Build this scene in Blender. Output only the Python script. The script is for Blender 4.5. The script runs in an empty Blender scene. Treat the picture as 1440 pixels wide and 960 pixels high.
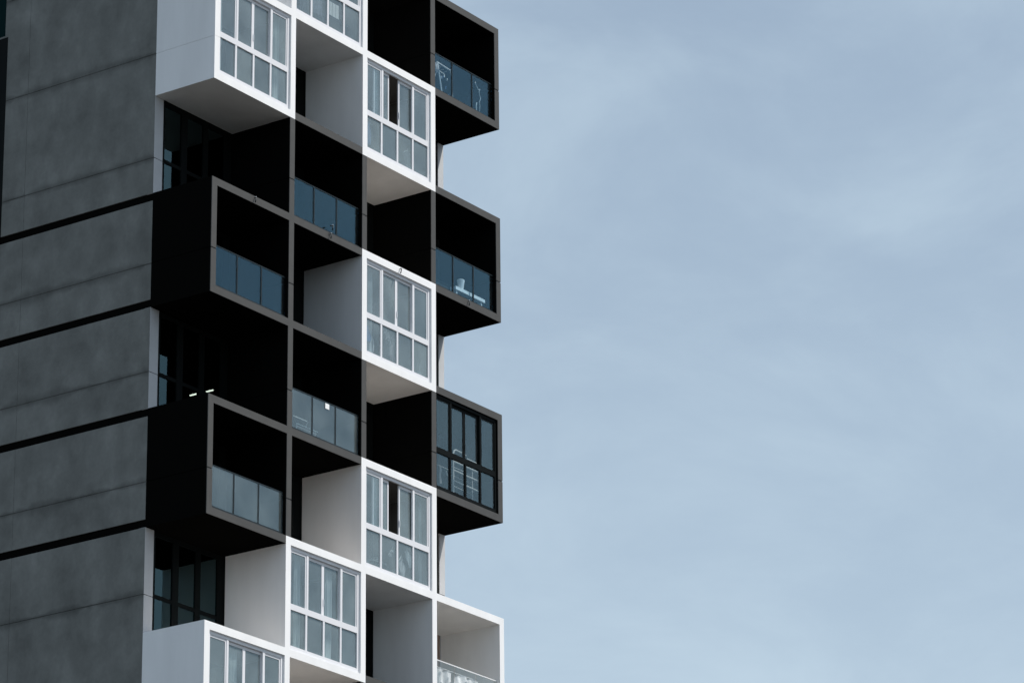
import bpy, math, random
from math import radians, sin, cos, pi
from mathutils import Vector, Matrix
random.seed(4)
S = bpy.context.scene
C = S.collection

# ---------------------------------------------------------------- camera
cam_d = bpy.data.cameras.new('camera')
cam = bpy.data.objects.new('camera', cam_d); C.objects.link(cam)
YAW, PITCH, ROLL = .9628, .3495, -.0105
fw = Vector((sin(YAW)*cos(PITCH), cos(YAW)*cos(PITCH), sin(PITCH)))
rt = Vector((cos(YAW), -sin(YAW), 0)); up = rt.cross(fw)
r2 = rt*cos(ROLL)+up*sin(ROLL); u2 = -rt*sin(ROLL)+up*cos(ROLL)
M = Matrix((r2, u2, -fw)).transposed().to_4x4()
M.translation = Vector((-72.9126, -60.138, -44.8861))
cam.matrix_world = M
cam_d.sensor_width = 36; cam_d.lens = 36*5485.2/1440
cam_d.clip_start = .5; cam_d.clip_end = 9000
S.camera = cam

# ---------------------------------------------------------------- light
SUN = Vector((.26, -.50, .83)).normalized()
SKY_STRENGTH, SUN_STRENGTH = .106, 4.25
world = bpy.data.worlds.new('World'); S.world = world; world.use_nodes = True
nt = world.node_tree; N = nt.nodes; L = nt.links
for n in list(N): N.remove(n)
out = N.new('ShaderNodeOutputWorld'); bg = N.new('ShaderNodeBackground')
sky = N.new('ShaderNodeTexSky'); sky.sky_type = 'NISHITA'; sky.sun_disc = False
sky.sun_elevation = math.asin(SUN.z)
sky.sun_rotation = math.atan2(SUN.x, SUN.y)
sky.air_density = 1.0; sky.dust_density = 1.6; sky.ozone_density = 1.0
# thin cirrus: soft veils blended over the sky by direction
tc = N.new('ShaderNodeTexCoord')
mp = N.new('ShaderNodeMapping'); mp.inputs['Rotation'].default_value = (.25, -.35, .5)
mp.inputs['Scale'].default_value = (1.0, 1.9, 3.0)
L.new(tc.outputs['Generated'], mp.inputs[0])
n1 = N.new('ShaderNodeTexNoise'); n1.inputs['Scale'].default_value = 6.5
n1.inputs['Detail'].default_value = 7; n1.inputs['Roughness'].default_value = .58
n1.inputs['Distortion'].default_value = .35
L.new(mp.outputs[0], n1.inputs[0])
cr = N.new('ShaderNodeMapRange'); cr.interpolation_type = 'SMOOTHSTEP'
cr.inputs[1].default_value = .30; cr.inputs[2].default_value = .74
cr.inputs[3].default_value = .47; cr.inputs[4].default_value = .73
L.new(n1.outputs[0], cr.inputs[0])
mx = N.new('ShaderNodeMixRGB'); mx.inputs[2].default_value = (5.15, 6.42, 7.50, 1)
# haze thickens steadily towards the horizon
sz = N.new('ShaderNodeSeparateXYZ'); L.new(tc.outputs['Generated'], sz.inputs[0])
hz = N.new('ShaderNodeMapRange'); hz.inputs[1].default_value = .0; hz.inputs[2].default_value = .6
hz.inputs[3].default_value = .55; hz.inputs[4].default_value = -.24
L.new(sz.outputs['Z'], hz.inputs[0])
ha = N.new('ShaderNodeMath'); ha.operation = 'ADD'; ha.use_clamp = True
L.new(cr.outputs[0], ha.inputs[0]); L.new(hz.outputs[0], ha.inputs[1])
L.new(ha.outputs[0], mx.inputs[0]); L.new(sky.outputs[0], mx.inputs[1])
L.new(mx.outputs[0], bg.inputs[0]); bg.inputs[1].default_value = SKY_STRENGTH
L.new(bg.outputs[0], out.inputs[0])

sd = bpy.data.lights.new('sun', 'SUN'); sd.energy = SUN_STRENGTH; sd.angle = radians(.5)
sd.color = (1, .965, .92)
so = bpy.data.objects.new('sun', sd); C.objects.link(so)
so.rotation_euler = SUN.to_track_quat('Z', 'Y').to_euler()
S.view_settings.view_transform = 'Standard'; S.view_settings.look = 'None'
S.view_settings.exposure = 0; S.view_settings.gamma = 1
S.view_settings.use_curve_mapping = False
S.cycles.max_bounces = 10; S.cycles.diffuse_bounces = 5; S.cycles.glossy_bounces = 5
S.cycles.transparent_max_bounces = 16; S.cycles.transmission_bounces = 8

# ---------------------------------------------------------------- materials
def mat(name, col, rough=.6, spec=.4, metal=0, vary=0, vscale=1.5, streak=0, bump=0, emit=None):
    m = bpy.data.materials.new(name); m.use_nodes = True
    t = m.node_tree; b = t.nodes['Principled BSDF']
    b.inputs['Base Color'].default_value = (*col, 1)
    b.inputs['Roughness'].default_value = rough
    b.inputs['Specular IOR Level'].default_value = spec
    b.inputs['Metallic'].default_value = metal
    if emit:
        b.inputs['Emission Color'].default_value = (*emit[0], 1)
        b.inputs['Emission Strength'].default_value = emit[1]
    if vary:
        g = t.nodes.new('ShaderNodeNewGeometry')
        mp = t.nodes.new('ShaderNodeMapping')
        mp.inputs['Scale'].default_value = (1, 1, .22 if streak else 1)
        t.links.new(g.outputs['Position'], mp.inputs[0])
        n = t.nodes.new('ShaderNodeTexNoise'); n.inputs['Scale'].default_value = vscale
        n.inputs['Detail'].default_value = 6; n.inputs['Roughness'].default_value = .6
        t.links.new(mp.outputs[0], n.inputs[0])
        r = t.nodes.new('ShaderNodeMapRange')
        r.inputs[1].default_value = .3; r.inputs[2].default_value = .7
        r.inputs[3].default_value = 1-vary; r.inputs[4].default_value = 1+vary*.4
        t.links.new(n.outputs[0], r.inputs[0])
        v = t.nodes.new('ShaderNodeVectorMath'); v.operation = 'SCALE'
        v.inputs[0].default_value = col
        t.links.new(r.outputs[0], v.inputs['Scale'])
        t.links.new(v.outputs[0], b.inputs['Base Color'])
        if bump:
            bp = t.nodes.new('ShaderNodeBump'); bp.inputs['Strength'].default_value = bump
            bp.inputs['Distance'].default_value = .02
            t.links.new(n.outputs[0], bp.inputs['Height']); t.links.new(bp.outputs[0], b.inputs['Normal'])
    return m

def glass(name, tint, haze=0., hazecol=(.5, .5, .5), rough=.0, ior=1.5, boost=1.0, gcol=(.7, .93, 1)):
    """thin pane: fresnel reflection over a tinted see-through layer, with a diffuse haze painted in for reflected sky"""
    m = bpy.data.materials.new(name); m.use_nodes = True
    t = m.node_tree; n = t.nodes
    for x in list(n): n.remove(x)
    o = n.new('ShaderNodeOutputMaterial')
    tr = n.new('ShaderNodeBsdfTransparent'); tr.inputs[0].default_value = (*tint, 1)
    gl = n.new('ShaderNodeBsdfGlossy'); gl.inputs['Roughness'].default_value = rough
    gl.inputs['Color'].default_value = (*gcol, 1)
    df = n.new('ShaderNodeBsdfDiffuse'); df.inputs[0].default_value = (*hazecol, 1)
    m1 = n.new('ShaderNodeMixShader'); m2 = n.new('ShaderNodeMixShader')
    fr = n.new('ShaderNodeFresnel')
    gb = n.new('ShaderNodeNewGeometry'); mi = n.new('ShaderNodeMapRange')      # same reflectance on both faces
    mi.inputs[3].default_value = ior; mi.inputs[4].default_value = 1/ior
    t.links.new(gb.outputs['Backfacing'], mi.inputs[0]); t.links.new(mi.outputs[0], fr.inputs[0])
    mu = n.new('ShaderNodeMath'); mu.operation = 'MULTIPLY'; mu.inputs[1].default_value = boost; mu.use_clamp = True
    # painted pale haze for reflected sky, a little uneven
    g = n.new('ShaderNodeNewGeometry'); nz = n.new('ShaderNodeTexNoise'); nz.inputs['Scale'].default_value = 1.1
    nz.inputs['Detail'].default_value = 3
    hm = n.new('ShaderNodeMath'); hm.operation = 'MULTIPLY'; hm.inputs[1].default_value = haze*2
    t.links.new(g.outputs['Position'], nz.inputs[0]); t.links.new(nz.outputs[0], hm.inputs[0])
    t.links.new(hm.outputs[0], m1.inputs[0]); t.links.new(tr.outputs[0], m1.inputs[1]); t.links.new(df.outputs[0], m1.inputs[2])
    t.links.new(fr.outputs[0], mu.inputs[0]); t.links.new(mu.outputs[0], m2.inputs[0])
    t.links.new(m1.outputs[0], m2.inputs[1]); t.links.new(gl.outputs[0], m2.inputs[2])
    t.links.new(m2.outputs[0], o.inputs[0])
    return m

WHITE = mat('white_render', (.87, .87, .865), .55, .3, vary=.07, streak=1)
WFRAME = mat('white_window_frame', (.74, .74, .76), .35, .5)
BLACK = mat('black_render', (.0042, .0042, .0039), .9, .0)
TRIM = mat('dark_grey_edge_paint', (.069, .068, .065), .6, .25, vary=.12, vscale=2.5)
BFRAME = mat('black_window_frame', (.006, .0075, .0075), .5, .04)
RAILM = mat('dark_rail_metal', (.012, .020, .024), .4, .25)
CHROME = mat('pale_metal', (.75, .76, .78), .3, .6, metal=.3)
WMETAL = mat('white_metal', (.8, .8, .8), .4, .5)
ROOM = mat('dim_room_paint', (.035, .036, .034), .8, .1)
CLOTHW = mat('pale_cloth', (.62, .60, .60), .9, .1, vary=.2, vscale=6)
CLOTHC = mat('net_curtain', (.55, .58, .58), .9, .1, vary=.06, vscale=3)
CLOTHP = mat('pink_grey_cloth', (.52, .42, .42), .9, .1, vary=.25, vscale=7)
CLOTHD = mat('dark_cloth', (.06, .07, .09), .9, .1)
CLOTHB = mat('blue_cloth', (.12, .2, .36), .9, .1)
SHEET = mat('pale_bed_linen', (.80, .79, .79), .9, .1, vary=.10, vscale=6)
PAPER = mat('white_card', (.85, .85, .84), .7, .2)
LAMP = mat('lit_lamp', (.9, .9, .9), .5, .2, emit=((1, .93, .88), 9))
LAMPB = mat('lamp_body', (.3, .3, .3), .5, .3)
PANE = glass('window_glass', (.90, .94, .95), haze=.17, hazecol=(.42, .50, .52), boost=1.35, gcol=(.82, .96, 1))  # haze colour stands in for sky reflected in the panes
PANE2 = glass('window_glass_clear', (.90, .94, .95), haze=.13, hazecol=(.42, .50, .52), boost=1.5, gcol=(.8, .95, 1))
PANE3 = glass('window_glass_hazier', (.88, .93, .94), haze=.22, hazecol=(.42, .50, .51), boost=1.3, gcol=(.85, .96, 1))
SIDEG = glass('unlit_side_glass', (.3, .4, .4), haze=.0, boost=.25, gcol=(.3, .8, .8))
LINING = mat('darkening_taupe', (.26, .23, .21), .7, .2, vary=.1, vscale=2)  # tone chosen to darken the inside of the glazed boxes
prnd = random.Random(11)
PANEB = glass('dark_window_glass', (.9, .93, .93), haze=.03, hazecol=(.3, .35, .38), boost=1.2)
PANER = glass('rear_window_glass', (.34, .38, .36), haze=.0, hazecol=(.2, .3, .28), boost=1.45, gcol=(.55, .85, .92))
RAILG = glass('blue_rail_glass', (.85, .92, .95), haze=.012, hazecol=(.25, .3, .33), boost=1.0, gcol=(.48, .82, 1))
RAILG2 = glass('sky_veil_rail_glass', (.8, .88, .9), haze=.13, hazecol=(.36, .42, .43), boost=1.3, gcol=(.72, .90, .98))  # pale diffuse part painted in for the brighter low sky it reflects
RAILG3 = glass('clear_rail_glass', (.95, .97, .97), haze=.04, hazecol=(.4, .42, .43), boost=.7)
PIER = mat('light_grey_pier_paint', (.55, .56, .57), .7, .2, vary=.08, vscale=2)
BOUNCE_TILE = mat('warm_bounce_tile', (.93, .85, .77), .5, .3, vary=.06, vscale=3)  # coloured to warm the sunlight it bounces

def concrete():
    m = mat('fair_faced_concrete', (.214, .218, .204), .88, .15, vary=.30, vscale=.75, streak=0, bump=.25)
    t = m.node_tree; n = t.nodes; b = n['Principled BSDF']
    g = n.new('ShaderNodeNewGeometry')
    src = b.inputs['Base Color'].links[0].from_socket
    # fine speckle and vertical rain streaks
    mp = n.new('ShaderNodeMapping'); mp.inputs['Scale'].default_value = (1.6, 1.6, .8)
    t.links.new(g.outputs['Position'], mp.inputs[0])
    a = n.new('ShaderNodeTexNoise'); a.inputs['Scale'].default_value = 1.6; a.inputs['Detail'].default_value = 8
    t.links.new(mp.outputs[0], a.inputs[0])
    ar = n.new('ShaderNodeMapRange'); ar.inputs[1].default_value = .35; ar.inputs[2].default_value = .65
    ar.inputs[3].default_value = .90; ar.inputs[4].default_value = 1.06
    t.links.new(a.outputs[0], ar.inputs[0])
    fg = n.new('ShaderNodeTexNoise'); fg.inputs['Scale'].default_value = 9; fg.inputs['Detail'].default_value = 4
    t.links.new(g.outputs['Position'], fg.inputs[0])
    fm = n.new('ShaderNodeMapRange'); fm.inputs[1].default_value = .3; fm.inputs[2].default_value = .7
    fm.inputs[3].default_value = .955; fm.inputs[4].default_value = 1.045
    t.links.new(fg.outputs[0], fm.inputs[0])
    am = n.new('ShaderNodeMath'); am.operation = 'MULTIPLY'
    t.links.new(ar.outputs[0], am.inputs[0]); t.links.new(fm.outputs[0], am.inputs[1])
    ar = am
    # grime that clings to the pour joints (z = 1.12 above every floor line)
    sp = n.new('ShaderNodeSeparateXYZ'); t.links.new(g.outputs['Position'], sp.inputs[0])
    ad = n.new('ShaderNodeMath'); ad.operation = 'ADD'; ad.inputs[1].default_value = 300-1.12+1.5
    t.links.new(sp.outputs['Z'], ad.inputs[0])
    md = n.new('ShaderNodeMath'); md.operation = 'MODULO'; md.inputs[1].default_value = 3
    t.links.new(ad.outputs[0], md.inputs[0])
    sb = n.new('ShaderNodeMath'); sb.operation = 'SUBTRACT'; sb.inputs[1].default_value = 1.5
    t.links.new(md.outputs[0], sb.inputs[0])
    ab = n.new('ShaderNodeMath'); ab.operation = 'ABSOLUTE'; t.links.new(sb.outputs[0], ab.inputs[0])
    g2 = n.new('ShaderNodeTexNoise'); g2.inputs['Scale'].default_value = .8; g2.inputs['Detail'].default_value = 5
    t.links.new(g.outputs['Position'], g2.inputs[0])
    wd = n.new('ShaderNodeMapRange'); wd.inputs[1].default_value = .38; wd.inputs[2].default_value = .68
    wd.inputs[3].default_value = .04; wd.inputs[4].default_value = .42
    t.links.new(g2.outputs[0], wd.inputs[0])
    fr = n.new('ShaderNodeMapRange'); fr.interpolation_type = 'SMOOTHSTEP'
    t.links.new(ab.outputs[0], fr.inputs[0]); fr.inputs[1].default_value = 0
    t.links.new(wd.outputs[0], fr.inputs[2]); fr.inputs[3].default_value = .66; fr.inputs[4].default_value = 1
    mu = n.new('ShaderNodeMath'); mu.operation = 'MULTIPLY'
    t.links.new(ar.outputs[0], mu.inputs[0]); t.links.new(fr.outputs[0], mu.inputs[1])
    v = n.new('ShaderNodeVectorMath'); v.operation = 'SCALE'
    t.links.new(src, v.inputs[0]); t.links.new(mu.outputs[0], v.inputs['Scale'])
    t.links.new(v.outputs[0], b.inputs['Base Color'])
    return m
CONC = concrete()
GROUND = mat('city_paving', (.075, .072, .066), .85, .2, vary=.25, vscale=.05)

# ---------------------------------------------------------------- mesh helpers
class MB:
    def __init__(s): s.v = []; s.f = []
    def box(s, x0, x1, y0, y1, z0, z1):
        if x1 <= x0 or y1 <= y0 or z1 <= z0: return s
        k = len(s.v)
        s.v += [(x, y, z) for x in (x0, x1) for y in (y0, y1) for z in (z0, z1)]
        s.f += [tuple(k+i for i in q) for q in ((0, 1, 3, 2), (4, 6, 7, 5), (0, 4, 5, 1), (2, 3, 7, 6), (0, 2, 6, 4), (1, 5, 7, 3))]
        return s
    def tube(s, pts, r, n=6):
        pts = [Vector(p) for p in pts]; k0 = len(s.v); prev = None
        for i, p in enumerate(pts):
            d = (pts[min(i+1, len(pts)-1)]-pts[max(i-1, 0)]).normalized()
            a = Vector((0, 0, 1)) if abs(d.z) < .9 else Vector((1, 0, 0))
            e1 = d.cross(a).normalized(); e2 = d.cross(e1)
            if prev and e1.dot(prev) < 0: e1 = -e1; e2 = -e2
            prev = e1
            rr = r[i] if isinstance(r, (list, tuple)) else r
            for j in range(n):
                t = 2*pi*j/n; s.v.append(tuple(p+rr*(cos(t)*e1+sin(t)*e2)))
        for i in range(len(pts)-1):
            for j in range(n):
                a = k0+i*n+j; b = k0+i*n+(j+1) % n
                s.f.append((a, b, b+n, a+n))
        s.f.append(tuple(k0+j for j in range(n))[::-1])
        s.f.append(tuple(k0+(len(pts)-1)*n+j for j in range(n)))
        return s
    def sheet(s, fn, nu, nv, th=.006):
        """a thick wavy sheet: fn(u,v) -> point, with its own back face and edges"""
        k = len(s.v)
        P = [[Vector(fn(i/nu, j/nv)) for j in range(nv+1)] for i in range(nu+1)]
        for side in (0, 1):
            for i in range(nu+1):
                for j in range(nv+1):
                    s.v.append(tuple(P[i][j]+Vector((0, th*side, 0))))
        W = nv+1; Q = (nu+1)*W
        for i in range(nu):
            for j in range(nv):
                a = k+i*W+j
                s.f.append((a, a+W, a+W+1, a+1)); s.f.append((a+Q, a+Q+1, a+Q+W+1, a+Q+W))
        for i in range(nu):
            for j in (0, nv):
                a = k+i*W+j; s.f.append((a, a+W, a+W+Q, a+Q))
        for j in range(nv):
            for i in (0, nu):
                a = k+i*W+j; s.f.append((a, a+1, a+1+Q, a+Q))
        return s
    def mesh(s, name, m, smooth=False):
        me = bpy.data.meshes.new(name); me.from_pydata(s.v, [], s.f); me.update()
        me.materials.append(m)
        if smooth:
            for p in me.polygons: p.use_smooth = True
        return me
    def build(s, name, m, parent=None, loc=(0, 0, 0), smooth=False):
        return link(name, s.mesh(name, m, smooth), parent, loc)
def link(name, me, parent=None, loc=(0, 0, 0)):
    o = bpy.data.objects.new(name, me); C.objects.link(o); o.location = loc
    if parent: o.parent = parent
    return o
def tag(o, label=None, cat=None, group=None, kind=None):
    for k, v in (('label', label), ('category', cat), ('group', group), ('kind', kind)):
        if v: o[k] = v
    return o
def empty(name, loc=(0, 0, 0)):
    o = bpy.data.objects.new(name, None); C.objects.link(o); o.location = loc
    o.empty_display_size = .3
    return o

# ---------------------------------------------------------------- layout of the tower
COL = [0, 3.249, 6.475, 9.685, 12.856]       # the five upright grid lines
H, h, D = 3.0, .104, 2.015                   # storey height, half wall, box depth
BACK = 11.0
SEAM = 1.12
ROWS = range(-3, 9)
Lz = lambda r: -H*r                           # grid line above row r
GZ = -46.5
WHITE_BOX = {(-1, 1), (0, 0), (0, 2), (2, 2), (4, 2), (5, 1), (5, 3), (6, 0), (-3, 1), (-2, 0), (7, 1), (8, 2), (7, 3)}
GLAZED = {(-1, 1), (0, 0), (0, 2), (2, 2), (4, 2), (5, 1), (6, 0), (3, 3), (-3, 1), (8, 2), (-2, 0)}
isbox = lambda r, c: r in ROWS and 0 <= c < 4 and (r+c) % 2 == 0
iswhite = lambda r, c: (r, c) in WHITE_BOX
RAIL_OF = {(4, 0): RAILG2, (3, 1): RAILG2, (5, 3): RAILG3}

tower = empty('apartment_tower', (0, 0, 0))
tag(tower, 'concrete apartment tower with a chequerboard of black and white balcony boxes', 'apartment building')

def node_owner(i, j):
    """which box owns the corner post at upright line i and floor line j: white first, then the upper one"""
    cand = [(j-1, i-1), (j-1, i), (j, i-1), (j, i)]
    cand = [b for b in cand if isbox(*b)]
    cand.sort(key=lambda b: (not iswhite(*b), b[0]))
    return cand[0] if cand else None

def ring(mb, r, c, y0, y1, trim=False):
    """the four walls of box (r,c); it takes the corner posts it owns"""
    x0, x1 = COL[c], COL[c+1]; zb, zt = Lz(r+1), Lz(r)
    s = zb+SEAM; g = .006 if iswhite(r, c) else .016; q = .014
    for x in (x0, x1):
        if iswhite(r, c) and not (c == 0 and x == x0):
            mb.box(x-h, x+h, y0, y1, zb+h, zt-h); continue
        if iswhite(r, c): g = .005
        mb.box(x-h, x+h, y0, y1, zb+h, s-g)
        mb.box(x-h, x+h, y0, y1, s+g, zt-h)
        mb.box(x-h+q, x+h-q, y0+(.017 if trim else q), y1, s-g, s+g)
    for z in (zb, zt):
        mb.box(x0+h, x1-h, y0, y1, z-h, z+h)
    for i in (c, c+1):
        for j in (r, r+1):
            if node_owner(i, j) == (r, c):
                mb.box(COL[i]-h, COL[i]+h, y0, y1, Lz(j)-h, Lz(j)+h)
    return mb

def glazing(parent, r, c, frame_m, pane_m, left_open=0., right_open=0.):
    """four bays: fixed / sliding / sliding / fixed over four fixed lower panes"""
    X0, X1 = COL[c]+h, COL[c+1]-h; Z = Lz(r+1); w = X1-X0
    U = lambda u: X0+u*w
    fy0, fy1 = .058, .118
    b0, b1, t0, t1, tp0, tp1 = h, .235, 1.195, 1.355, 2.76, H-h
    el, er = .030, .965
    q = [(.240, .264), (.486, .509), (.728, .750)]        # lower mullions
    uq = [(.250, .276), (.730, .758)]                     # upper mullions
    f = MB()
    f.box(U(0), U(el), fy0, fy1, Z+b0, Z+tp1); f.box(U(er+.005), U(1), fy0, fy1, Z+b0, Z+tp1)
    f.box(U(el), U(er+.005), fy0, fy1, Z+b0, Z+b1); f.box(U(el), U(er+.005), fy0, fy1, Z+t0, Z+t1)
    f.box(U(el), U(er+.005), fy0, fy1, Z+tp0+.05, Z+tp1)
    for a, b in q: f.box(U(a), U(b), fy0+.004, fy1-.003, Z+b1, Z+t0)
    for a, b in uq: f.box(U(a), U(b), fy0+.004, fy1-.003, Z+t1, Z+tp0+.05)
    # inner beads of the fixed upper bays
    for a, b in ((el, uq[0][0]), (uq[1][1], er+.005)):
        f.box(U(a), U(b), fy0+.02, fy1-.006, Z+tp0-.01, Z+tp0+.05)
        f.box(U(b)-.045, U(b), fy0+.02, fy1-.006, Z+t1, Z+tp0-.01)
    # sill lip
    f.box(U(0), U(1), fy0-.018, fy0, Z+b0, Z+b0+.03)
    fo = f.build('window_frame', frame_m, parent)
    py = .09
    pick = lambda: pane_m if pane_m is not PANE else prnd.choice((PANE, PANE, PANE2, PANE3))
    def pane(a, b, z0, z1, y=py):
        MB().box(a+.001, b-.001, y, y+.008, z0+.001, z1-.001).build('pane', pick(), parent)
    xs = [el]+[v for p in q for v in p]+[er+.005]
    for k in range(4): pane(U(xs[2*k]), U(xs[2*k+1]), Z+b1, Z+t0)
    pane(U(el), U(uq[0][0])-.045, Z+t1, Z+tp0-.01)
    pane(U(uq[1][1]), U(er+.005)-.045, Z+t1, Z+tp0-.01)
    # sliding sashes run in a track behind the frame
    c0, c1 = U(uq[0][1]), U(uq[1][0]); mid = U(.503)
    for side, off in ((0, -left_open), (1, right_open)):
        a, b = (c0-.03, mid) if side == 0 else (mid, c1+.03)
        a += off; b += off; st = .052; y0 = .122+.0
        s = MB()
        s.box(a, a+st, y0, y0+.04, Z+t1-.02, Z+tp0+.045); s.box(b-st, b, y0, y0+.04, Z+t1-.02, Z+tp0+.045)
        s.box(a+st, b-st, y0, y0+.04, Z+t1-.02, Z+t1+.03); s.box(a+st, b-st, y0, y0+.04, Z+tp0-.03, Z+tp0+.045)
        so = s.build('sliding_sash', frame_m, parent)
        MB().box(a+st, b-st, y0+.014, y0+.022, Z+t1+.031, Z+tp0-.031).build('pane', pick(), so)
        if side == 1:
            hd = MB().box(a+.012, a+.036, y0-.022, y0-.001, Z+1.64, Z+1.80)
            hd.box(a+.006, a+.042, y0-.006, y0, Z+1.62, Z+1.82)
            hd.build('handle', CHROME if frame_m is WFRAME else RAILM, parent)

def railing(parent, r, c, gm, cap):
    X0, X1 = COL[c]+h, COL[c+1]-h; Z = Lz(r+1); w = (X1-X0)/3
    y = .12
    MB().box(X0+.002, X1-.002, y-.02, y+.03, Z+h, Z+h+.09).build('base_channel', cap if cap is WMETAL else RAILM, parent)
    for k in range(3):
        MB().box(X0+k*w+(.021 if k else .004), X0+(k+1)*w-(.021 if k < 2 else .004), y, y+.012, Z+h+.09, Z+1.272).build('glass_panel', gm, parent)
        if k and cap is not WMETAL:
            MB().box(X0+k*w-.019, X0+k*w+.019, y-.012, y+.035, Z+h+.09, Z+1.272).build('post', RAILM, parent)
    MB().box(X0+.002, X1-.002, y-.010, y+.024, Z+1.2725, Z+1.298).build('handrail', cap, parent)

def bounce_tiles(parent, r, c, z):  # added floor, unseen from below, that bounces warm sunlight onto the white walls
    MB().box(COL[c]+h+.01, COL[c+1]-h-.01, .05 if z > 0 else .2, D-.01, Lz(r+1)+z, Lz(r+1)+z+.012).build('bounce_floor', BOUNCE_TILE, parent)

OPEN = {(0, 2): (.34, .10), (4, 2): (.34, .12)}
for r in ROWS:
    for c in range(4):
        if not isbox(r, c): continue
        wht = iswhite(r, c)
        m = WHITE if wht else BLACK
        box = ring(MB(), r, c, 0 if wht else .02, D-.002).build('balcony_box', m, tower)
        gl_ = (r, c) in GLAZED
        tag(box, ('white' if wht else 'black')+(' glazed balcony box' if gl_ else ' open balcony box with glass railing'))
        if wht:
            if not gl_: bounce_tiles(box, r, c, h)
            else:
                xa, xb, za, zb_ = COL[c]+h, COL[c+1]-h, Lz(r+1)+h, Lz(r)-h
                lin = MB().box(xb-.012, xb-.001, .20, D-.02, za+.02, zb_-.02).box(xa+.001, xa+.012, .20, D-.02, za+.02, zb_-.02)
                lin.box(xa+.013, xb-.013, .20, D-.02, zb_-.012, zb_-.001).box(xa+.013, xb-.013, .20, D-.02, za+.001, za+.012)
                lin.build('darkening_lining', LINING, box)  # added sheets that darken the interior behind the glass
            if r > 0 and not isbox(r-1, c): bounce_tiles(box, r-1, c, h)
        if not wht:
            ring(MB(), r, c, 0, .02, True).build('edge_trim', TRIM, box)
        if gl_:
            lo, ro = OPEN.get((r, c), (0, 0))
            glazing(box, r, c, WFRAME if wht else BFRAME, PANE if wht else PANEB, lo, ro)
        else:
            railing(box, r, c, RAIL_OF.get((r, c), RAILG), WMETAL if wht else RAILM)

# net curtains drawn part way behind some of the white windows
for r, c, xs in ((0, 0, ((.25, .50), (2.72, 3.0))), (6, 0, ((.2, .45), (1.2, 1.55))), (-1, 1, ((.95, 1.2),)), (0, 2, ((.32, .52),)),
                 (2, 2, ((.55, .72),)), (4, 2, ((.30, .46), (2.9, 3.02))), (5, 1, ((.62, .85), (1.95, 2.2)))):
    bx = [o for o in tower.children if o.name.startswith('balcony_box')]
    for xa, xb in xs:
        def fn(u, v): return (COL[c]+xa+(xb-xa)*u+.01*sin(3*v), .30+.03*sin(u*(xb-xa)*75)+.01*sin(4*v+9*u), Lz(r+1)+.13+2.74*v)
        best = min(bx, key=lambda o: (Vector(sum((Vector(k) for k in o.bound_box), Vector()))/8-Vector((COL[c]+1.6, 1, Lz(r+1)+1.5))).length)
        MB().sheet(fn, 22, 4).build('curtain', CLOTHC, best, smooth=True)

# overflow spouts on the slab edges
def spout(box_rc, pts, r0=.016):
    mb = MB().tube([Vector(p) for p in pts], r0, 8)
    o = mb.build('drain_spout', CHROME, None, smooth=True)
    return o
def find_box(r, c):
    k = 0
    for rr in ROWS:
        for cc in range(4):
            if isbox(rr, cc):
                if (rr, cc) == (r, c): return boxes[k]
                k += 1
boxes = [o for o in tower.children if o.name.startswith('balcony_box')]
boxes.sort(key=lambda o: (0 if '.' not in o.name else int(o.name.split('.')[1])))
def add_spout(r, c, x, z, top=False, m=CHROME):
    X = COL[c]+x; Z = Lz(r+1)+z
    p = [(X+.06, .03, Z+.16), (X+.055, -.05, Z+.155), (X+.03, -.085, Z+.12), (X+.0, -.09, Z+.06), (X-.02, -.088, Z-.02)]
    o = MB().tube(p, .015, 8).build('drain_spout', RAILM, find_box(r, c), smooth=True)
    MB().tube([p[0]]+[(X+.055, -.054, Z+.17)], .013, 8).build('spout_glint', m, find_box(r, c))  # pale piece put in as the glint on the dark spout
add_spout(2, 0, 1.60, 2.90)
add_spout(1, 1, 1.62, -.09); add_spout(1, 1, 1.68, .17)
add_spout(1, 3, 1.60, -.09)
add_spout(2, 2, 1.56, 2.88, m=CHROME)

# ---------------------------------------------------------------- body of the tower behind the boxes
XL, XR = -.104, 12.96
R0, R1 = -3, 9
for j in range(R0, R1+1):                                   # floor slabs, their edge shows as a dark band
    dark = 2 <= j <= 5
    MB().box(XL+.03 if dark else XL+.08, XR-.06, D, BACK-.03, Lz(j)-h, Lz(j)+h).build('floor_slab', BLACK, tower)
def cpanel(y0, y1, z0, z1, side='L', off=0.):
    g = .006
    if side == 'L': MB().box(XL+off, XL+.16, y0+.002, y1-.002, z0+g, z1-g).build('concrete_panel', CONC, tower)
    else: MB().box(XR-.16, XR, y0+g, y1-g, z0+g, z1-g).build('concrete_panel', CONC, tower)
bands = {2, 3, 4, 5}
cuts = []
for j in range(R0, R1+1):
    if j in bands: cuts.append((Lz(j)+h, Lz(j)-h))
    cuts.append((Lz(j)-H+SEAM, Lz(j)-H+SEAM))
top = Lz(R0)+h; zz = top; spans = []
for a, b in cuts:
    if a < zz: spans.append((a, zz))
    zz = b
for z0, z1 in spans:
    cpanel(D+.003, 6.57, z0, z1)
    cpanel(6.57, 7.38, z0, z1, off=-.004)
    if z1 <= Lz(2)-h+.01:
        cpanel(7.38, BACK, z0, z1, off=-.004)
    cpanel(D+.003, BACK, z0, z1, 'R')
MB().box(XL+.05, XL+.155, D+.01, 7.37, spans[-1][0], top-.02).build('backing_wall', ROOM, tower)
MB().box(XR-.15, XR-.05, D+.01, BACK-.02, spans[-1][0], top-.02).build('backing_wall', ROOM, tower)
MB().box(XL, XR, BACK-.02, BACK+.2, spans[-1][0], top-.004).build('rear_wall', CONC, tower)
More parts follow.
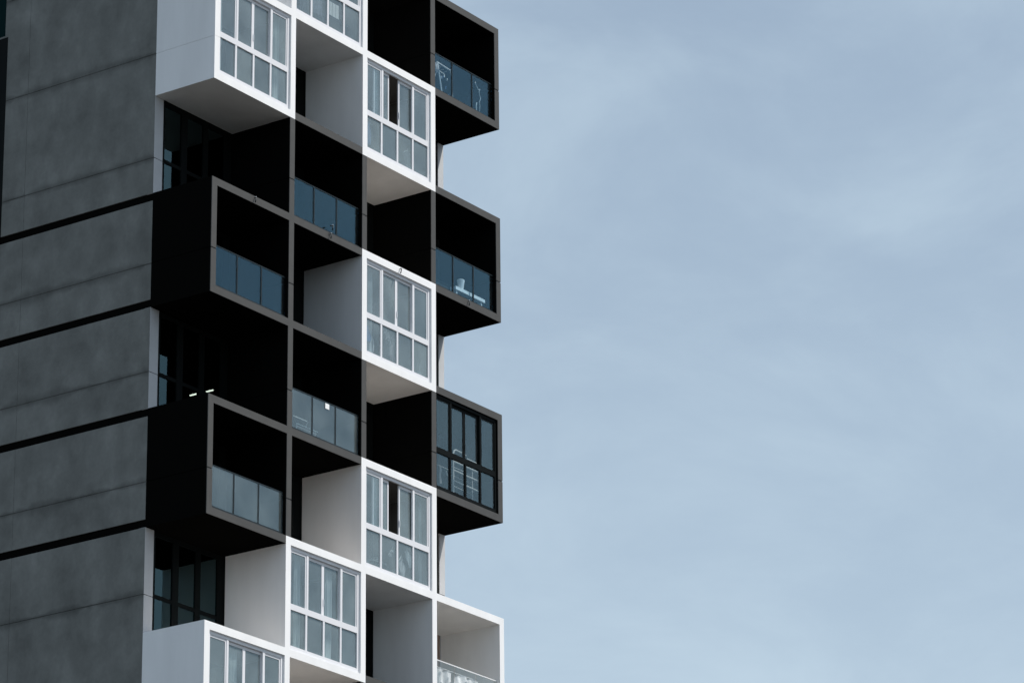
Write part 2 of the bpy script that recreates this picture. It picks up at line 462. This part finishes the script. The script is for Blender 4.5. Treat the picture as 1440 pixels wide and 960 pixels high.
# tall side window strip at the far left, above the first dark band
sw = MB()
Y0, Y1 = 7.38, 9.6
for zt, zb in ((0.0+.045, -6+h),):
    sw.box(XL-.002, XL+.10, Y0-.0, Y0+.33, zb, zt); sw.box(XL-.002, XL+.10, Y0+.331, Y1, zt-.12, zt)
    for k, z in enumerate((-2.95, -4.25)): sw.box(XL+.02, XL+.08, Y0+.331, Y1, z-.05, z+.05)
sw.box(XL-.002, XL+.10, Y1, Y1+.13, -6+h, .045)
swf = tag(sw.build('side_window', BFRAME, tower), 'tall black framed window at the far left of the concrete side')
for z0, z1 in ((-6+h, -4.3), (-4.2, -3.0), (-2.9, -.08)):
    MB().box(XL+.045, XL+.055, Y0+.331, Y1, z0, z1).build('pane', SIDEG, swf)
s2 = MB(); s2.box(XL+.0, XL+.10, 7.382, 7.49, .05, top-.02); s2.box(XL-.003, XL+.10, 7.491, Y1, .05, .10)
s2.box(XL+.02, XL+.1, Y1, Y1+.1, .05, top-.02)
s2f = tag(s2.build('side_window', CONC, tower), 'upper window at the far left edge of the concrete side')
MB().box(XL+.045, XL+.055, 7.49, Y1, .10, top-.3).build('pane', SIDEG, s2f)
MB().box(XL, XL+.16, 9.74, BACK, Lz(2)+h, top).build('concrete_panel', CONC, tower)
# pale piers at both ends of the recesses, split at the same joint height
for r in range(R0, R1):
    for c, xa, xb in ((0, XL+.006, .25), (3, 12.69, XR-.004)):
        if isbox(r, c) and not iswhite(r, c): continue
        z0, z1 = Lz(r+1)+h, Lz(r)-h
        MB().box(xa, xb, D, D+.22, z0, z0-h+SEAM-.009).build('pier', PIER, tower)
        MB().box(xa, xb, D, D+.22, z0-h+SEAM+.009, z1).build('pier', PIER, tower)
# rear windows of every balcony: black frame, three bays over three
meshes = {}
def rear_mesh(c):
    w = COL[c+1]-COL[c]; x0 = .25 if c == 0 else .10; x1 = 3.005 if c == 3 else w-.10
    y0, y1 = D+.03, D+.12; zt, zb = H-h, h
    w3 = (x1-x0)
    vx = [(x0, x0+.11), (x0+.81, x0+1.05), (x0+1.73, x0+1.93), (x0+2.62 if c != 3 else x0+2.62, x1)]
    f = MB()
    for a, b in vx: f.box(a, b, y0, y1, zb+.002, zt-.002)
    panes = []
    for k in range(3):
        a, b = vx[k][1], vx[k+1][0]
        for z0, z1 in ((zb+.002, zb+.10), (1.13, 1.23), (zt-.13, zt-.002)): f.box(a, b, y0+.006, y1-.006, z0, z1)
        for z0, z1 in ((zb+.10, 1.13), (1.23, zt-.13)):
            panes.append(MB().box(a+.001, b-.001, y0+.03, y0+.04, z0+.001, z1-.001).mesh('pane', PANER))
    return f.mesh('rear_window', BFRAME), panes
for c in range(4): meshes[c] = rear_mesh(c)
for r in range(R0, R1):
    for c in range(4):
        if isbox(r, c) and iswhite(r, c) and False: continue
        fo = link('rear_window', meshes[c][0], tower, (COL[c], 0, Lz(r+1)))
        for pm in meshes[c][1]: link('pane', pm, fo)
for c in (1, 2, 3):
    for r in range(R0, R1):
        MB().box(COL[c]-.099, COL[c]+.099, D+.012, D+.34, Lz(r+1)+h, Lz(r)-h).build('partition_wall', BLACK, tower)
tag(MB().box(12.47, 12.688, D-.004, D+.028, Lz(6)+h+.013, Lz(5)-h-.001).build('door_jamb', mat('brown_jamb', (.30, .22, .18), .6, .2), tower), 'brown door jamb inside the open white balcony')
# roof and the plain shaft below the boxes
MB().box(XL, XR, D+.005, BACK+.2, top+.002, top+.9).build('parapet', CONC, tower)
MB().box(XL+.01, XR-.01, D-.5, BACK+.19, GZ+.01, spans[-1][0]-.01).build('shaft', CONC, tower)
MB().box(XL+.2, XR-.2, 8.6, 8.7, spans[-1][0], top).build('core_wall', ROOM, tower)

# ---------------------------------------------------------------- the ground
gd = MB(); gd.box(-3000, 3000, -3000, 3000, GZ-1, GZ)
tag(gd.build('ground', GROUND), kind='structure')

# ---------------------------------------------------------------- things on the balconies
def P(r, c, x, y, z): return (COL[c]+x, y, Lz(r+1)+z)
# rows (r) and columns (c) of the grid locate each balcony; x, z are measured inside it

# ceiling lamps in the room behind the second dark recess
for k, (x, y, ln, lab) in enumerate(((5.715, 5.30, .34, 'longer lit strip lamp, left one of two in the dark recess above the black box'),
                                     (5.74, 4.79, .24, 'short lit strip lamp, right one of two, just above the black box corner'))):
    t = tag(empty('strip_lamp', (x, y, -9.104)), lab, 'lamp', 'lit strip lamps in the dark recess')
    MB().box(-.05, .05, -ln/2-.01, ln/2+.01, -.085, 0).build('lamp_body', LAMPB, t)
    MB().box(-.022, .022, -ln/2, ln/2, -.107, -.085).build('lamp_tube', LAMP, t)

def rel(t, r, c):                                      # points written in balcony coordinates, made local to the thing
    o = Vector(t.location)
    return lambda x, y, z: Vector(P(r, c, x, y, z))-o

# folding drying rack behind the railing of the top right balcony
t = tag(empty('drying_rack', P(-1, 3, 1.0, .4, h)), 'white folding drying rack hung with small pegs behind the top right glass railing', 'drying rack')
q = rel(t, -1, 3)
MB().tube([q(.66, .35, 1.21), q(1.36, .35, 1.17)], .022).tube([q(.70, .62, 1.22), q(1.40, .62, 1.15)], .014).build('top_bar', WMETAL, t)
MB().tube([q(.70, .35, 1.22), q(.93, .33, h)], .026).tube([q(.62, .62, h), q(.80, .5, .9), q(.86, .4, 1.18)], .014).build('leg', WMETAL, t)
MB().tube([q(1.33, .35, 1.17), q(1.41, .34, .6), q(1.44, .33, h)], .012).build('leg', WMETAL, t)
for i in range(4):
    MB().tube([q(.72+.15*i, .36, 1.14-.015*i), q(.78+.15*i, .62, 1.16-.015*i)], .006, 4).build('wire', WMETAL, t)
rnd = random.Random(7)
for i in range(9):
    x = .76+.07*i; z = 1.0-.07*i*rnd.random()-.25*rnd.random()
    MB().box(*[v for pr in [(q(x, 0, 0).x, q(x+.022, 0, 0).x), (q(0, .40, 0).y, q(0, .43, 0).y), (q(0, 0, z-.05).z, q(0, 0, z+.03).z)] for v in pr]).build('peg', PAPER if i % 2 else CLOTHB, t)
MB().sheet(lambda u, v: q(.60+.09*u, .34+.02*sin(9*u+3*v), 1.19-.30*v), 4, 6).build('rag', CLOTHW, t)
# pale cord looped beside it
t = tag(empty('looped_cord', P(-1, 3, 2.55, .25, h)), 'pale tangled cord hanging behind the second glass joint of the top right railing', 'cord')
q = rel(t, -1, 3)
MB().tube([q(2.42, .25, 1.17), q(2.50, .25, 1.08), q(2.58, .25, .98), q(2.68, .25, 1.03), q(2.62, .25, .95), q(2.66, .26, .85), q(2.70, .25, .75), q(2.64, .25, .62), q(2.66, .25, .5), q(2.62, .25, h+.005)], [.02, .014, .02, .012, .012, .01, .01, .01, .01, .01], 6).build('cord', WMETAL, t, smooth=True)
MB().tube([q(2.52, .26, h+.005), q(2.47, .25, .45), q(2.50, .25, .55)], .016).build('hook', WMETAL, t)

# white bench with a round pot, second balcony down on the right
t = tag(empty('low_bench', P(1, 3, 2.1, .35, h)), 'long white low bench standing behind the glass railing at the right', 'bench')
q = rel(t, 1, 3)
a, b = q(1.37, .22, .40), q(2.80, .42, .50)
MB().box(a.x, b.x, a.y, b.y, a.z, b.z-.0).build('seat', PAPER, t)
for x in (1.45, 2.66):
    a, b = q(x, .26, h), q(x+.05, .38, .399)
    MB().box(a.x, b.x, a.y, b.y, a.z, b.z).build('leg', PAPER, t)
t = tag(empty('planter', P(1, 3, 1.75, .32, .50)), 'pale tapered pot standing on the white low bench', 'pot')
q = rel(t, 1, 3)
MB().tube([q(1.75, .32, .502), q(1.75, .32, .56), q(1.75, .32, .79), q(1.75, .32, .80)], [.075, .08, .115, .105], 16).build('pot', PAPER, t)
MB().tube([q(1.75, .32, .801), q(1.75, .32, .812)], [.095, .09], 16).build('lid', CLOTHW, t)
t = tag(empty('storage_box', P(1, 3, 1.0, .75, h)), 'dull grey box left of the white bench on the dark balcony', 'box')
q = rel(t, 1, 3)
a, b = q(.75, .55, h), q(1.45, .95, .58)
MB().box(a.x, b.x, a.y, b.y, a.z, b.z).build('body', ROOM, t)
MB().box(a.x-.02, b.x+.02, a.y-.02, b.y+.02, b.z+.001, b.z+.04).build('lid', ROOM, t)

# tiered airer in the black glazed box
t = tag(empty('clothes_airer', P(3, 3, 2.2, .6, h)), 'white wire clothes airer with four tiers inside the black glazed box', 'drying rack')
q = rel(t, 3, 3)
MB().tube([q(1.60, .5, h), q(1.60, .5, 1.62), q(1.64, .5, 1.71), q(1.72, .5, 1.74), q(2.0, .5, 1.73), q(2.2, .5, 1.70)], .022).build('end_frame', WMETAL, t)
MB().tube([q(2.92, .80, h), q(2.92, .80, 1.5)], .012).build('end_frame', WMETAL, t)
MB().tube([q(2.54, .52, h), q(2.54, .52, 1.46), q(2.60, .52, 1.52), q(2.9, .52, 1.5)], .012).build('end_frame', WMETAL, t)
for z, wd in ((1.62, 0), (1.38, 0), (1.12, 0), (.82, 0)):
    m = MB()
    m.tube([q(1.60 if z < 1.6 else 2.25, .5, z), q(2.82, .5, z-.02)], .022)
    m.tube([q(1.95, .80, z), q(2.92, .80, z-.02)], .010)
    for x in (2.75,): m.tube([q(x, .5, z-.005), q(x+.03, .80, z-.005)], .006, 4)
    m.build('tier', WMETAL, t)
t = tag(empty('garment', P(3, 3, .86, .4, .55)), 'pale strip of hanging cloth at the left pane of the black glazed box', 'clothing')
q = rel(t, 3, 3)
MB().sheet(lambda u, v: q(.80+.06*u+.015*sin(8*v), .4+.02*sin(5*u), 1.02-.5*v), 3, 10).build('cloth', CLOTHW, t)
MB().tube([q(.6, .43, 1.04), q(1.3, .43, 1.03)], .008).build('line', WMETAL, t)
MB().tube([q(1.16, .44, .96), q(1.20, .43, .87), q(1.28, .43, .84)], .018).build('clip', WMETAL, t)

# white card on the glass of the third railing in the middle
cz = P(3, 1, 1.66, .106, 1.10)
o = MB().box(0, .17, 0, .004, 0, .15).build('card', PAPER, None, cz)
tag(o, 'small white card fixed at the top of the middle glass panel', 'card')
t = tag(empty('folded_lounger', P(3, 1, 1.0, .4, h)), 'pale folded lounger frame lying low behind the left glass panel', 'lounger')
q = rel(t, 3, 1)
a, b = q(.58, .24, .33), q(1.46, .9, .37)
MB().box(a.x, b.x, a.y, b.y, a.z, b.z).build('seat', CLOTHP, t)
MB().tube([q(.56, .22, .40), q(1.48, .22, .40)], .012).tube([q(.78, .5, .73), q(1.38, .5, .73)], .012).build('frame', WMETAL, t)
for x in (.62, 1.42):
    MB().tube([q(x, .26, h), q(x, .26, .40)], .012).tube([q(x, .88, h), q(x, .5, .73)], .012).build('leg', WMETAL, t)

# laundry behind the railing of the white open balcony
for k, (x0, x1, lab) in enumerate(((.58, 1.34, 'grey white bed sheet, left of two drying behind the railing of the open white balcony'),
                                   (1.50, 2.46, 'pale crumpled sheet, right of two drying behind the railing of the open white balcony'))):
    t = tag(empty('laundry_sheet', P(5, 3, (x0+x1)/2, .36, .2)), lab, 'laundry', 'sheets drying on the white balcony')
    q = rel(t, 5, 3); rr = random.Random(k+3); ph = [rr.random()*6 for _ in range(4)]
    def fn(u, v, x0=x0, x1=x1, ph=ph):
        dz = .06*sin(2*u*pi+ph[0])**2
        yy = .38+(.035+.05*v)*sin(11*u+ph[1]+1.5*v)+.035*sin(23*u+ph[2]+4*v*(u-.5))+.02*sin(7*v+ph[3]+5*u)
        return q(x0+(x1-x0)*u+.02*sin(6*v+ph[3]), yy, 1.235-dz-1.05*v)
    MB().sheet(fn, 46, 22).build('cloth', SHEET, t, smooth=True)
    MB().tube([q(x0-.05, .39, 1.22), q(x1+.05, .39, 1.22)], .009).build('line', WMETAL, t)

# clothes and oddments behind the white glazed boxes
def garment(r, c, pts, y, m, lab, cat='clothing', name='garment'):
    """a draped narrow piece of cloth following pts = [(x, z, halfwidth)...] from its hanger down"""
    k = y-.18; y = .18
    pts = [(x-1.25*k, z-.62*k, w) for x, z, w in pts]
    t = tag(empty(name, P(r, c, pts[-1][0], y, pts[-1][1])), lab, cat)
    q = rel(t, r, c)
    n = len(pts)-1
    def fn(u, v):
        f = v*n; i = min(int(f), n-1); f -= i
        x, z, w = (pts[i][k]*(1-f)+pts[i+1][k]*f for k in range(3))
        return q(x+(u-.5)*2*w, y+.03*sin(14*u+5*v), z)
    MB().sheet(fn, 14, 14).build('cloth', m, t, smooth=True)
    x, z, w = pts[0]
    MB().tube([q(x-w-.05, y+.01, z-.05), q(x, y+.01, z+.03), q(x+w+.05, y+.01, z-.05)], .008).tube([q(x, y+.01, z+.03), q(x+.02, y+.01, z+.1)], .006).build('hanger', WMETAL, t)
    return t
garment(4, 2, [(2.53, 1.22, .05), (2.62, 1.08, .12), (2.66, .95, .13), (2.70, .78, .11)], .45, PAPER, 'bright white shirt hanging behind the third lower pane of the lower white window')
garment(4, 2, [(2.44, 1.02, .03), (2.52, .9, .14), (2.5, .72, .12), (2.54, .55, .05)], .62, CLOTHW, 'pale bag shaped cloth hanging below the white shirt', 'cloth', 'hanging_cloth')
garment(4, 2, [(2.33, 1.0, .03), (2.33, .85, .03), (2.30, .75, .02)], .5, CLOTHW, 'narrow white sock left of the white shirt', 'sock', 'sock')
garment(4, 2, [(1.93, 1.12, .035), (1.91, 1.06, .03)], .5, PAPER, 'tiny white peg bag in the second lower pane of the lower white window', 'cloth', 'hanging_cloth')
garment(4, 2, [(1.83, 1.0, .02), (1.83, .92, .025)], .5, CLOTHW, 'tiny pale sock in the second lower pane of the lower white window', 'sock', 'sock')
t = tag(empty('dish', P(4, 2, 1.22, .5, .6)), 'small white dish on a grey crate in the left lower pane', 'dish'); q = rel(t, 4, 2)
MB().tube([q(1.22, .5, .602), q(1.22, .5, .67), q(1.22, .5, .675)], [.07, .13, .12], 14).build('bowl', PAPER, t)
t = tag(empty('crate', P(4, 2, 1.2, .55, h)), 'grey crate under the small white dish behind the lower white window', 'crate'); q = rel(t, 4, 2)
a, b = q(.95, .4, h), q(1.55, .8, .6); MB().box(a.x, b.x, a.y, b.y, a.z, b.z).build('body', ROOM, t)
MB().box(a.x-.01, b.x+.01, a.y-.01, b.y+.01, b.z-.06, b.z-.02).build('rim', LAMPB, t)

garment(2, 2, [(1.66, 1.30, .07), (1.72, 1.18, .05), (1.80, 1.05, .035), (1.82, .85, .03), (1.80, .66, .05)], .5, CLOTHW, 'pale scarf draped in the second lower pane of the middle white window', 'scarf', 'scarf')
garment(2, 2, [(2.02, 1.28, .035), (2.04, 1.1, .04), (1.95, .95, .05), (1.93, .75, .09), (2.0, .55, .10)], .55, CLOTHP, 'pink grey top on its hanger in the second lower pane of the middle white window')
garment(2, 2, [(1.88, 1.22, .06), (1.9, 1.1, .07), (1.9, 1.0, .05)], .62, CLOTHD, 'dark small cloth between the pale scarf and the pink grey top', 'cloth', 'hanging_cloth')
garment(2, 2, [(.86, 1.35, .25), (.9, 1.1, .27), (.9, .9, .25)], .7, CLOTHB, 'blue cloth hanging in the left lower pane of the middle white window', 'cloth', 'hanging_cloth')
t = tag(empty('rounded_backrest_chair', P(2, 2, .8, .45, h)), 'white chair with rounded back at the left lower pane of the middle white window', 'chair'); q = rel(t, 2, 2)
MB().tube([q(.86, .4, .30), q(.93, .4, .6), q(.92, .4, .78), q(.84, .4, .92), q(.68, .4, .98), q(.5, .4, .92), q(.44, .4, .6), q(.46, .4, .30)], .028, 8).build('backrest', WMETAL, t, smooth=True)
a, b = q(.44, .42, .42), q(.93, .85, .46); MB().box(a.x, b.x, a.y, b.y, a.z, b.z).build('seat', PAPER, t)
for x in (.48, .89):
    for y in (.44, .82): MB().tube([q(x, y, h), q(x, y, .419)], .016).build('leg', WMETAL, t)
t = tag(empty('twig_vase', P(2, 2, 3.0, .42, h)), 'thin pale twigs in a slim vase, right lower pane of the middle white window', 'vase'); q = rel(t, 2, 2)
MB().tube([q(3.0, .35, .105), q(3.0, .35, .35), q(3.0, .35, .5)], [.06, .08, .04], 10).build('vase', CLOTHW, t)
MB().tube([q(3.0, .35, .5), q(3.02, .35, .62), q(3.07, .34, .80)], .008).tube([q(3.0, .35, .5), q(2.99, .35, .66)], .008).build('twig', WMETAL, t)

garment(0, 2, [(2.62, 1.0, .10), (2.60, .85, .17), (2.62, .6, .19)], .5, CLOTHD, 'dark folded jacket in the third lower pane of the upper white window')
garment(0, 2, [(.75, 1.3, .16), (.72, 1.0, .17), (.74, .6, .16)], .5, CLOTHB, 'blue curtain cloth at the left lower pane of the upper white window', 'cloth', 'hanging_cloth')
t = tag(empty('stool', P(0, 2, 2.6, .5, h)), 'low dark stool below the dark jacket behind the upper white window', 'stool'); q = rel(t, 0, 2)
a, b = q(2.3, .4, .5), q(2.8, .8, .56); MB().box(a.x, b.x, a.y, b.y, a.z, b.z).build('seat', CLOTHD, t)
for x in (2.34, 2.76):
    for y in (.44, .76): MB().tube([q(x, y, h), q(x, y, .499)], .015).build('leg', RAILM, t)

# topmost white window: shelf, crumpled bags, white board
t = tag(empty('striped_board', P(-1, 1, 2.4, .5, .9)), 'white panelled board leaning behind the third lower pane of the top window', 'board'); q = rel(t, -1, 1)
for k in range(3):
    a, b = q(2.20+.15*k, .48, .86), q(2.33+.15*k, .50, 1.33)
    MB().box(a.x, b.x, a.y, b.y, a.z, b.z).build('panel', PAPER, t)
t = tag(empty('side_table', P(-1, 1, 2.5, .6, h)), 'dark table carrying the white board behind the top window', 'table'); q = rel(t, -1, 1)
a, b = q(2.1, .4, .78), q(3.0, .95, .857); MB().box(a.x, b.x, a.y, b.y, a.z, b.z).build('tabletop', CLOTHD, t)
for x in (2.15, 2.95):
    for y in (.45, .9): MB().tube([q(x, y, h), q(x, y, .779)], .02).build('leg', RAILM, t)
garment(-1, 1, [(1.7, 1.45, .2), (1.72, 1.2, .24), (1.7, .95, .22), (1.72, .7, .25)], .55, mat('grey_cloth', (.2, .2, .24), .9, .1, vary=.5, vscale=9), 'rumpled grey violet blanket in the second lower pane of the top window', 'blanket', 'blanket')
garment(-1, 1, [(1.15, 1.4, .18), (1.15, 1.0, .16), (1.15, .6, .2)], .6, CLOTHD, 'dark teal towel in the left lower pane of the top window', 'towel', 'towel')
t = tag(empty('folding_chair', P(-1, 1, .85, .45, h)), 'pale folding chair at the left edge of the top window', 'chair'); q = rel(t, -1, 1)
MB().tube([q(.66, .4, h), q(.80, .4, .9), q(.76, .4, 1.1)], .018).tube([q(.98, .4, h), q(.86, .4, .75), q(.78, .4, 1.1)], .018).build('leg', CLOTHW, t)
a, b = q(.6, .42, .5), q(.98, .8, .54); MB().box(a.x, b.x, a.y, b.y, a.z, b.z).build('seat', CLOTHW, t)
